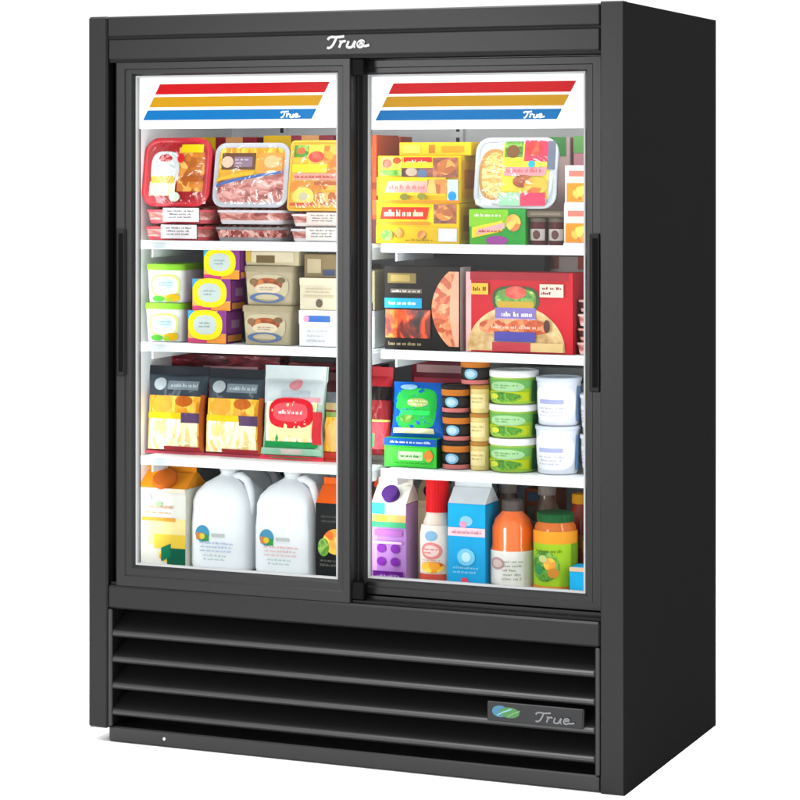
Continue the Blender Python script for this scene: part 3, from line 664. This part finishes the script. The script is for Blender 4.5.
def m(b):
    rc(b, .32, .66, .78, .97, P('#cc2818')); b.lines(.34, .64, .79, .95, 1, P('#fff0c0'), 7); rc(b, .02, .98, .66, .86, P('#fbe020')); rc(b, .04, .30, .72, .98, FRUIT); b.ell(.12, .84, .06, .09, TOMATO); b.ell(.24, .9, .05, .07, P('#e04828'))
    rc(b, .03, .3, .58, .70, GREENS); rc(b, .30, .96, .56, .74, DARKFOOD); b.ell(.42, .66, .07, .09, P('#b8a48c')); b.ell(.55, .62, .06, .10, P('#5c7494')); rc(b, .68, .98, .54, .96, SAUCE); b.ell(.84, .76, .11, .16, NUGGET)
    rc(b, .0, .84, .16, .54, P('#fbd818')); rc(b, .10, .82, .22, .42, P('#f2a098'), sh=.03); rc(b, .12, .6, .30, .46, P('#f4b0a0'), sh=.03); b.lines(.14, .76, .26, .42, 1, P('#e0787c'), 9); rc(b, .62, .86, .2, .5, NUGGET)
    rc(b, .86, .99, .06, .5, P('#c8dce8')); b.ell(.92, .15, .05, .1, P('#1c98dc')); rc(b, 0, 1, .0, .06, P('#f08c1c')); b.ell(.34, .13, .05, .07, P('#7c7c34')); b.ell(.55, .14, .05, .07, P('#8c8c34'))
boxed('snack_box', 'upper yellow box with pink lettering and brown pictures, under the flat yellow pack', 'box', .184, .098, .11, (-.495, FR + .003, FZ + .0843), '#f6cf10', m, sdy, 1)
boxed('snack_box', 'shallow yellow pack lying on top of the two yellow boxes', 'box', .165, .028, .09, (-.470, FR + .03, FZ + .1826), '#f0c41c', lambda b: (rc(b, .05, .3, .2, .8, P('#f4dc5c')), rc(b, .42, .5, .2, .8, P('#c07c20')), rc(b, .6, .9, .3, .7, P('#e09c18'))), rz=-3)
boxed('green_snack_box', 'bright green box with a pink oval under the upright bowl pack', 'box', .122, .073, .11, (-.320, FR, FZ), '#4cae30',
      lambda b: (rc(b, .55, 1, 0, .98, P('#2ca43c')), rc(b, 0, .7, .5, .98, P('#88cc2c')), b.grid(lambda a, c: (.05 + .55 * a, .18 + .2 * a + .3 * c), 8, 3, P('#f0d83c')), b.grid(lambda a, c: (.14 + .5 * a, .26 + .2 * a + .16 * c), 8, 3, P('#f4b0b0')), b.ell(.5, .12, .2, .13, P('#a0489c')), b.lines(.16, .6, .32, .44, 1, P('#b82838'), 5), b.ell(.80, .62, .13, .24, FRUIT), b.lines(.08, .6, .74, .92, 1, P('#f4fce0'), 6)),
      lambda b: rc(b, .05, .95, .1, .9, P('#38902c')))
for x, lab in ((-.237, 'small dark jar with a pale label beside the green box on the top shelf'), (-.197, 'small dark jar between its twin and the orange and white boxes')):
    tub('spread_jar', lab, 'jar', .0185, .056, (x, FR + .006, FZ), '#5a2c2c', '#6c6458', lambda b: (rc(b, .22, .78, .2, .7, P('#c8c0b8')), b.ell(.5, .45, .12, .2, P('#6c4c48'))), taper=.96)
boxed('snack_tray', 'brown topped tray lying on the two small dark jars', 'tray', .082, .014, .08, (-.217, FR + .004, FZ + .0565), '#6e6250', lambda b: rc(b, .1, .9, .3, .7, P('#8c8070')))
def m(b):
    b.ell(.5, .5, .45, .44, P('#dfe6ea'), e=4); b.ell(.24, .48, .19, .36, P('#c89450'), e=2.4); b.ell(.25, .47, .165, .32, NOODLE)
    rc(b, .34, .9, .14, .92, P('#f4e040')); rc(b, .36, .58, .72, .96, GREENS); b.ell(.46, .80, .08, .09, P('#7c5024')); rc(b, .60, .88, .66, .98, P('#e03c5c')); b.ell(.72, .84, .09, .11, TOMATO); rc(b, .88, .97, .55, .95, P('#70788c'))
    rc(b, .36, .86, .46, .58, P('#f4a0a8'), sh=.02); b.lines(.38, .84, .48, .58, 1, P('#e0646c'), 3); rc(b, .38, .8, .58, .66, P('#fbe428')); b.ell(.6, .38, .12, .09, SAUCE); b.ell(.76, .32, .14, .12, FRUIT)
    rc(b, .32, .60, .04, .22, P('#a4dcb4')); rc(b, .58, .88, .04, .22, P('#e84868')); b.ell(.70, .62, .04, .05, P('#28b0dc'))
pack('noodle_bowl_pack', 'upright clear rimmed bowl pack with green, pink and yellow label on the green box', 'bowl pack', .180, .148, .045, (-.287, FR + .008, FZ + .0735), '#ccd4da', m, r=.03, rim=.008)
def m(b): rc(b, .1, .95, .62, .95, P('#f6dcd0')); rc(b, .1, .9, .72, .86, P('#e88070')); rc(b, .05, .95, .08, .55, P('#f2962c')); b.ell(.52, .3, .34, .2, FRUIT); rc(b, 0, 1, 0, .06, P('#ffffff'))
boxed('snack_box', 'orange and white box at the right end of the top shelf, lower one', 'box', .092, .082, .10, (-.130, FR, FZ), '#f4ece4', m)
boxed('snack_box', 'orange and white box at the right end of the top shelf, upper one', 'box', .092, .080, .10, (-.129, FR + .004, FZ + .0823), '#f4ece4', m)
def m(b): rc(b, .0, .3, .84, 1, P('#88c878')); rc(b, .35, .62, .80, .97, P('#e85c78')); rc(b, .7, .95, .82, 1, P('#5ca860')); rc(b, .62, .7, .8, .95, P('#485870'))
boxed('rear_snack_box', 'pale pink and green box at the back of the top shelf behind the bowl pack', 'box', .16, .222, .06, (-.305, .33, FZ), '#e6c8c4', m)
boxed('rear_snack_box', 'pale pink and green box at the back of the top shelf behind the orange boxes', 'box', .13, .224, .06, (-.152, .33, FZ), '#ecaab4', m)
boxed('rear_snack_box', 'light grey box at the back of the top shelf behind the yellow boxes', 'box', .16, .205, .06, (-.49, .35, FZ), '#b4b8ba')

# ================= right door, second shelf
FZ = .8412
def m(b):
    rc(b, 0, 1, 0, 1, P('#17130f')); rc(b, .06, .56, .80, .92, P('#7c6c3c')); rc(b, .12, .46, .82, .90, P('#a08c50')); rc(b, .1, .66, .68, .73, P('#6c645c')); rc(b, .0, .62, .52, .64, P('#1c9ccc')); b.lines(.06, .5, .54, .62, 1, P('#0c5c84'), 4)
    rc(b, .03, .78, .12, .5, FLAME); rc(b, 0, .9, .02, .12, P('#2a1c18'))
    b.ell(.92, .5, .28, .46, SAUSAGE, n=36); rc(b, .98, 1.0, 0, 1, P('#e8e4e0'))
# the round sausage print is cut at the box edge
def m2(b):
    rc(b, 0, 1, 0, 1, P('#17130f')); rc(b, .04, .42, .80, .92, P('#7c6c3c')); rc(b, .08, .34, .82, .90, P('#a08c50')); rc(b, .08, .5, .68, .73, P('#6c645c')); rc(b, .0, .5, .50, .62, P('#1c9ccc')); b.lines(.05, .44, .52, .60, 1, P('#e0f4fc'), 4); b.lines(.05, .5, .03, .11, 1, P('#a89878'), 4); b.lines(.09, .5, .68, .73, 1, P('#e0d8c8'), 5)
    rc(b, .02, .62, .14, .48, FLAME); b.grid(lambda a, c: (1 - .36 * a * math.sin(math.pi * (.06 + .88 * c)) ** .6, .05 + .9 * c), 6, 30, SAUSAGE); b.grid(lambda a, c: (1 - .12 * a * math.sin(math.pi * (.06 + .88 * c)) ** .6, .05 + .9 * c), 6, 30, P('#ecb094'))
boxed('sausage_box', 'black box with flames, a cyan band and an orange sausage round', 'box', .168, .172, .06, (-.486, FR, FZ), '#17130f', m2, lambda b: rc(b, 0, 1, 0, 1, P('#e6e0dc')))
def m(b):
    rc(b, 0, 1, 0, 1, P('#cc2430')); rc(b, 0, .05, 0, 1, P('#f0b8b8')); rc(b, .04, .96, .90, 1, P('#a82834'))
    b.ell(.47, .32, .44, .46, BREAD, n=36) if False else b.grid(lambda a, c: (.47 + (a - .5) * .92 * math.sqrt(max(0, 1 - (c * .98) ** 2)), .02 + .56 * c), 20, 14, BREAD)
    b.ell(.47, .66, .22, .17, P('#4c5c3c'), e=3); b.ell(.47, .66, .19, .14, GREENS, e=3); b.ell(.47, .75, .10, .08, TOMATO); rc(b, .30, .64, .54, .64, P('#caa83c')); rc(b, .28, .66, .38, .56, P('#8878c0')); rc(b, .28, .66, .40, .43, P('#b0a4d8'))
    b.ell(.46, .32, .33, .10, SAUSAGE, e=3); b.lines(.24, .68, .28, .36, 1, P('#f4d0c4'), 4); b.lines(.32, .64, .42, .54, 1, P('#f0ecff'), 6); rc(b, .70, .92, .70, .86, P('#e8d8c8')); b.lines(.71, .91, .72, .84, 2, P('#8c2028'), 9); rc(b, .06, .22, .72, .86, P('#f2c040')); b.lines(.07, .21, .74, .84, 1, P('#7c1c18'), 3); rc(b, .28, .66, .14, .26, P('#5450a8')); rc(b, .26, .62, .02, .13, P('#cc4450')); rc(b, .62, .92, .02, .13, P('#e6c88c')); b.ell(.77, .34, .03, .08, P('#5c3c38'))
boxed('burger_box', 'big red box with a beige patty picture and violet bands', 'box', .232, .164, .07, (-.272, FR, FZ), '#c4242e', m, lambda b: rc(b, 0, 1, 0, 1, P('#a41c28')))
for k, lab in enumerate(('lowest of the patty trays piled at the right end of the second shelf', 'patty tray resting directly on the lowest one, beside the big red box', 'third patty tray from the shelf, beside the big red box', 'uppermost patty tray of the pile beside the big red box')):
    flat_tray(lab, .098, .11, .0285, (-.104 + .001 * (k % 2), FR + .002 * k, FZ + .0288 * k), ('#e6b8b0', '#d89888', '#e8c8c0', '#d8a898')[k], DARKFOOD if k % 2 else MEAT)
boxed('burger_box', 'red box with pale stripes standing behind the pile of patty trays', 'box', .11, .165, .05, (-.118, .285, FZ), '#cc303c', lambda b: (rc(b, .1, .2, .5, .95, P('#e87078')), rc(b, .45, .55, .5, .95, P('#e87078')), rc(b, .8, .88, .5, .95, P('#e06068'))))
boxed('rear_carton', 'charcoal carton at the back of the second shelf behind the flame box', 'carton', .30, .196, .06, (-.43, .33, FZ), '#2c2a2a')
boxed('rear_carton', 'brown and white carton at the back of the second shelf behind the big red box', 'carton', .17, .190, .06, (-.20, .36, FZ), '#c8b8b4', lambda b: (rc(b, .0, .15, .86, 1, P('#8c4434')), rc(b, .4, .55, .86, 1, P('#b85038')), rc(b, .8, .9, .84, 1, P('#a04430'))))

# ================= right door, third shelf
FZ = .5962
boxed('dairy_box', 'low bright green box with a blue top edge, under the blue and green pouch', 'box', .118, .060, .09, (-.513, FR, FZ), '#3cc43c',
      lambda b: (rc(b, 0, 1, .74, 1, P('#0c54ac')), rc(b, .05, .9, .08, .68, P('#48c840')), rc(b, .28, .74, .25, .55, P('#c0ecb0')), b.lines(.3, .72, .3, .5, 1, P('#1c6c28'), 4), b.lines(.1, .9, .8, .95, 1, P('#d8e8fc'), 6), b.ell(.86, .42, .08, .2, FRUIT), b.lines(.1, .9, .1, .22, 1, P('#2c9430'), 2)), lambda b: (rc(b, 0, 1, 0, .7, P('#145c24')), rc(b, 0, 1, .7, 1, P('#0c3880'))))
def m(b):
    rc(b, .0, 1, .0, 1, P('#0e5cb8', **GLOSS)); b.ell(.46, .52, .38, .36, P('#28b444'), e=4); b.ell(.30, .34, .12, .08, GREENS); b.ell(.5, .62, .2, .08, P('#a8b868')); b.lines(.3, .7, .56, .68, 2, P('#dceccc'), 5); rc(b, .2, .74, .40, .48, P('#2ce060')); rc(b, .06, .8, .08, .17, P('#e4e0bc')); b.ell(.3, .9, .16, .05, P('#8cb8e8'))
bag('dairy_pouch', 'leaning blue pouch with a green panel standing on the low green box', 'pouch', .125, .118, .035, (-.505, FR + .012, FZ + .0605), P('#0c50a8', **GLOSS), m, seed=15, tilt=-12, rz=3, top=.04)
boxed('ham_pack', 'maroon pack with a pale stripe behind the blue pouch', 'ham pack', .150, .232, .05, (-.497, .30, FZ), MAROON, lambda b: (rc(b, 0, 1, .70, 1, P('#701c2c')), rc(b, .08, .8, .80, .87, P('#c09490')), rc(b, .04, .9, .70, .75, P('#b84050'))))
def m(b): rc(b, .0, 1, .72, .98, P('#c4742c')); rc(b, .0, 1, .3, .62, P('#34302e')); b.ell(.5, .45, .14, .22, P('#7cb4d4')); b.ell(.5, .45, .09, .14, P('#b8d4e4')); rc(b, .05, .95, .02, .2, P('#c4706c'))
t = tub('dip_cup', 'black cup with an orange band and blue spot, lowest of the stack of three', 'cup', .031, .058, (-.421, FR, FZ), '#2a2626', '#2c2624', m)
dup(t, (-.420, FR + .002, FZ + .0582), 'black cup with an orange band and blue spot, middle of the stack of three')
dup(t, (-.422, FR + .001, FZ + .1164), 'black cup with an orange band and blue spot, third up beside the pale jars')
for k, lab in enumerate(('pale yellow jar standing on the shelf between the black cups and green tubs', 'pale yellow jar in the middle of its stack, right of the black cups', 'pale yellow jar directly under the topmost black cup')):
    tub('spread_jar', lab, 'jar', .0205, .0585, (-.367, FR + .006, FZ + .0587 * k), '#e2cc84', '#b8803c', lambda b: (rc(b, .25, .75, .2, .8, P('#f0e0a4')), b.lines(.3, .7, .4, .7, 2, P('#c8ac60'), 3)), taper=.97)
dup(t, (-.378, FR - .002, FZ + .1762), 'topmost black cup, standing on the pale yellow jars')
def m(b):
    rc(b, .05, .95, .06, .94, P('#98c83c')); rc(b, .15, .85, .60, .92, P('#70b45c')); b.ell(.5, .66, .24, .2, P('#a8d49c')); b.lines(.34, .66, .58, .76, 2, P('#5c9858'), 3); rc(b, .1, .8, .14, .48, P('#b8c820')); b.ell(.45, .28, .26, .18, GREENS); b.ell(.34, .3, .07, .10, P('#d8dc48')); rc(b, .84, .97, .1, .9, P('#285c34'))
g = tub('dip_tub', 'green tub with white lid, lowest of the three stacked', 'tub', .049, .0690, (-.300, FR - .006, FZ), '#a8cc64', '#f6f8f6', m, taper=.93, lidh=.014)
dup(g, (-.299, FR - .004, FZ + .0693), 'green tub with white lid, middle of the three stacked', 2)
dup(g, (-.301, FR - .005, FZ + .1386), 'green tub with white lid, topmost of the three stacked', -2)
def m(b): b.ell(.5, .5, .34, .4, P('#f4f6fc'), e=3); rc(b, .3, .66, .5, .6, P('#b0b4e0')); b.lines(.3, .7, .2, .44, 3, P('#c8c4e0'), 3); rc(b, .86, .95, .1, .9, P('#6c94c0'))
g = tub('yogurt_tub', 'large white and pale blue yogurt tub, lower of the pair', 'tub', .045, .098, (-.203, FR - .002, FZ), '#e2e6f0', '#d4dcea', m, taper=.92)
dup(g, (-.202, FR, FZ + .0983), 'large white and pale blue yogurt tub, upper of the pair')
g = tub('yogurt_tub', 'grey white yogurt tub at the far right of the third shelf, lower one', 'tub', .041, .082, (-.112, FR + .006, FZ), '#ccd2d6', '#dcdfe8', lambda b: (rc(b, .1, .5, .2, .8, P('#e4e4f0')), b.lines(.15, .6, .3, .7, 4, P('#a8a8c4'), 5)))
dup(g, (-.113, FR + .007, FZ + .0823), 'grey white yogurt tub at the far right of the third shelf, upper one')
boxed('rear_carton', 'pale grey carton at the back of the third shelf behind the tubs', 'carton', .24, .20, .06, (-.22, .36, FZ), '#b8bcb8', lambda b: rc(b, 0, 1, .84, .9, P('#5c6860')))

# ================= right door, floor of the cabinet
FZ = .3512
def m(b):
    rc(b, 0, 1, 0, 1, P('#a070b4')); rc(b, 0, .16, 0, .8, P('#bc8cc0')); rc(b, 0, 1, .86, 1, P('#38b8e0')); rc(b, .4, 1, .84, 1, P('#f2f0dc')); rc(b, 0, 1, .76, .86, P('#f0a860')); b.ell(.3, .8, .16, .06, P('#f4c838')); rc(b, .0, 1, .70, .77, P('#3c9c6c')); rc(b, .1, .9, .60, .67, P('#9c5ca4'))
    for k in range(2):
        for q in range(2): b.ell(.3 + .4 * q, .44 - .16 * k, .13, .055, P('#6c1c8c'))
    rc(b, .06, .94, .04, .16, P('#541470')); b.lines(.15, .85, .06, .14, 1, P('#b48cc4'), 2); rc(b, .1, .9, .5, .53, P('#c8a4cc'))
carton('juice_carton', 'purple and white carton with a purple cap, leftmost of the row behind the rear door', .078, .075, .168, .034, (-.561, FR, FZ), '#b088bc', '#ece8dc', m, '#4a2470')
carton('juice_carton', 'beige carton standing between the purple carton and the red capped bottle', .062, .07, .170, .032, (-.497, .215, FZ), '#dcc89c', '#d0bc94', lambda b: (rc(b, .1, .9, .1, .9, P('#e8d8b0')), rc(b, .5, .9, .3, .8, P('#c0a878'))), '#2c1838')
def m(b):
    rc(b, 0, 1, .62, 1, P('#f2e8dc')); b.ell(.5, .82, .10, .09, P('#88b4d4')); b.ell(.5, .56, .17, .15, P('#e88c8c')); b.ell(.5, .56, .12, .10, P('#f6d0c8')); b.lines(.38, .62, .5, .62, 2, P('#d84c54'), 4); b.ell(.52, .28, .18, .10, FRUIT); rc(b, .3, .72, .02, .16, P('#cc5040')); b.lines(.34, .66, .34, .42, 2, P('#d89088'), 6)
bottle('creamer_bottle', 'cream bottle with a tall red cap between the purple and blue cartons', 'bottle', [(.030, 0), (.0345, .004), (.0345, .105), (.031, .125), (.024, .145), (.021, .158)], .0345, (-.466, FR, FZ), '#e8d8c8', '#f4ecdc', m, (.0235, .152, .222, '#d8141c'), lz=(.05, .80))
def m(b):
    rc(b, 0, 1, 0, 1, P('#18a8e4')); rc(b, 0, 1, .74, .98, P('#14b0e8')); rc(b, .0, 1, .62, .72, P('#f2d4dc')); b.lines(.1, .9, .63, .71, 1, P('#d87c9c'), 7); b.ell(.5, .80, .17, .06, P('#8cd0f0')); b.ell(.42, .76, .1, .04, P('#e49cc0')); b.ell(.5, .38, .24, .10, P('#78d0f4')); b.ell(.5, .38, .12, .055, P('#c4ecfa')); b.ell(.46, .1, .10, .04, P('#e84868')); b.lines(.15, .85, .18, .28, 2, P('#9cdcf4'), 8)
carton('milk_carton', 'sky blue milk carton with a pink band and white top', .082, .078, .176, .030, (-.387, FR, FZ), '#18a4e0', '#e4ecf0', m, rz=0)
def m(b):
    rc(b, 0, 1, 0, .02, P('#888')) if False else None
    b.ell(.40, .68, .10, .16, P('#c8a0a0')); b.ell(.40, .68, .07, .10, P('#e0c8c4')); rc(b, .22, .42, .04, .14, P('#44803c')); rc(b, .36, .56, .02, .12, P('#e0582c')); b.lines(.46, .72, .25, .8, 5, P('#a8b4a0'), 4)
JUICE = mat('#ee6a1a', .15, .5, .05, coat=.8)
bottle('juice_bottle', 'orange juice bottle with a white label and dark cap right of the blue carton', 'bottle', [(.038, 0), (.0445, .005), (.0445, .086), (.0425, .09), (.0425, .128), (.036, .146), (.024, .158), (.019, .164), (.019, .17)], .0445, (-.303, FR, FZ), JUICE, '#f0efe8', m, (.0215, .162, .184, '#5c5450'), lz=(.02, .49))
def m(b):
    rc(b, 0, 1, .80, 1, P('#f2a02c')); rc(b, 0, 1, 0, .12, P('#e4882c')); rc(b, .78, 1, .12, .8, P('#74a020')); b.ell(.45, .44, .18, .25, GREENS); b.ell(.38, .38, .06, .09, P('#3c9454')); b.ell(.52, .48, .07, .10, FRUIT); b.ell(.56, .34, .06, .08, P('#d88c34')); b.ell(.44, .56, .05, .06, P('#c8d488')); b.lines(.34, .66, .64, .74, 1, P('#5c8418'), 4)
bottle('salsa_jar', 'lime green labelled jar with a dark green lid and orange bands', 'jar', [(.038, 0), (.0435, .005), (.0435, .128), (.0415, .138), (.036, .146), (.036, .15)], .0435, (-.209, FR, FZ), '#d8702c', '#a4cc28', m, (.0375, .146, .164, '#1e5c30'), lz=(.02, .86))
boxed('butter_box', 'small cyan box at the right front corner of the cabinet floor', 'box', .062, .062, .05, (-.130, FR - .008, FZ), '#1cb4ee', lambda b: rc(b, 0, 1, .86, 1, P('#e0c0a0')))
def m(b): rc(b, 0, 1, .7, 1, P('#c8842c')); b.ell(.5, .5, .12, .2, P('#b86040'))
g = bottle('sauce_bottle', 'dark red sauce bottle with yellow cap behind the small cyan box', 'bottle', [(.030, 0), (.034, .004), (.034, .12), (.028, .145), (.017, .165), (.016, .172)], .034, (-.128, .200, FZ), '#a43420', '#c04028', m, (.020, .168, .188, '#f0a81c'), lz=(.1, .62))
dup(g, (-.192, .275, FZ), 'dark red sauce bottle with yellow cap behind the lime green jar')
g2 = bottle('sauce_bottle', 'dark brown bottle behind the orange juice bottle', 'bottle', [(.030, 0), (.034, .004), (.034, .13), (.026, .155), (.016, .175), (.015, .190)], .034, (-.345, .246, FZ), '#6a5444', '#3874b8', lambda b: rc(b, 0, 1, .8, 1, P('#8c8070')), (.0185, .186, .206, '#8c847c'), lz=(.1, .7))
dup(g2, (-.258, .246, FZ), 'dark brown bottle behind the gap between the orange bottle and lime green jar')
dup(g2, (-.095, .300, FZ), 'dark brown bottle in the back right corner of the cabinet floor')
bottle('sauce_bottle', 'red capped bottle in the second row behind the blue carton', 'bottle', [(.030, 0), (.034, .004), (.034, .13), (.028, .155), (.020, .175), (.019, .185)], .034, (-.43, .262, FZ), '#8c1c1c', '#a82c28', lambda b: rc(b, 0, 1, .7, 1, P('#d8b0a0')), (.022, .182, .206, '#c01820'), lz=(.1, .62))
# more goods in the second rows
for x, lab, c0, c1, c2 in ((-.535, 'olive bottle in the second row behind the purple carton', '#4c4830', '#c8b88c', '#6c5c3c'), (-.385, 'blue capped bottle in the second row behind the sky blue carton', '#28303c', '#2868a8', '#1c5ca8'), (-.195, 'grey capped jar bottle in the second row behind the lime green jar', '#4c3828', '#a89878', '#8c8478')):
    bottle('sauce_bottle', lab, 'bottle', [(.028, 0), (.032, .004), (.032, .135), (.026, .16), (.018, .178), (.018, .186)], .032, (x, .346, FZ), c0, c1, lambda b: rc(b, .2, .8, .3, .7, P('#c8bca8')), (.021, .182, .206, c2), lz=(.1, .66))
for x, y, c, lab in ((-.560, .262, '#d8d2c4', 'cream carton in the second row behind the purple and white one'), (-.302, .36, '#b0562c', 'rust carton at the back of the cabinet floor behind the orange juice bottle')):
    boxed('storage_carton', lab, 'carton', .07, .185, .07, (x, y, FZ), c, lambda b: (rc(b, .1, .9, .55, .8, P('#8c8474')), rc(b, .1, .9, .86, .96, P('#5c7494'))))
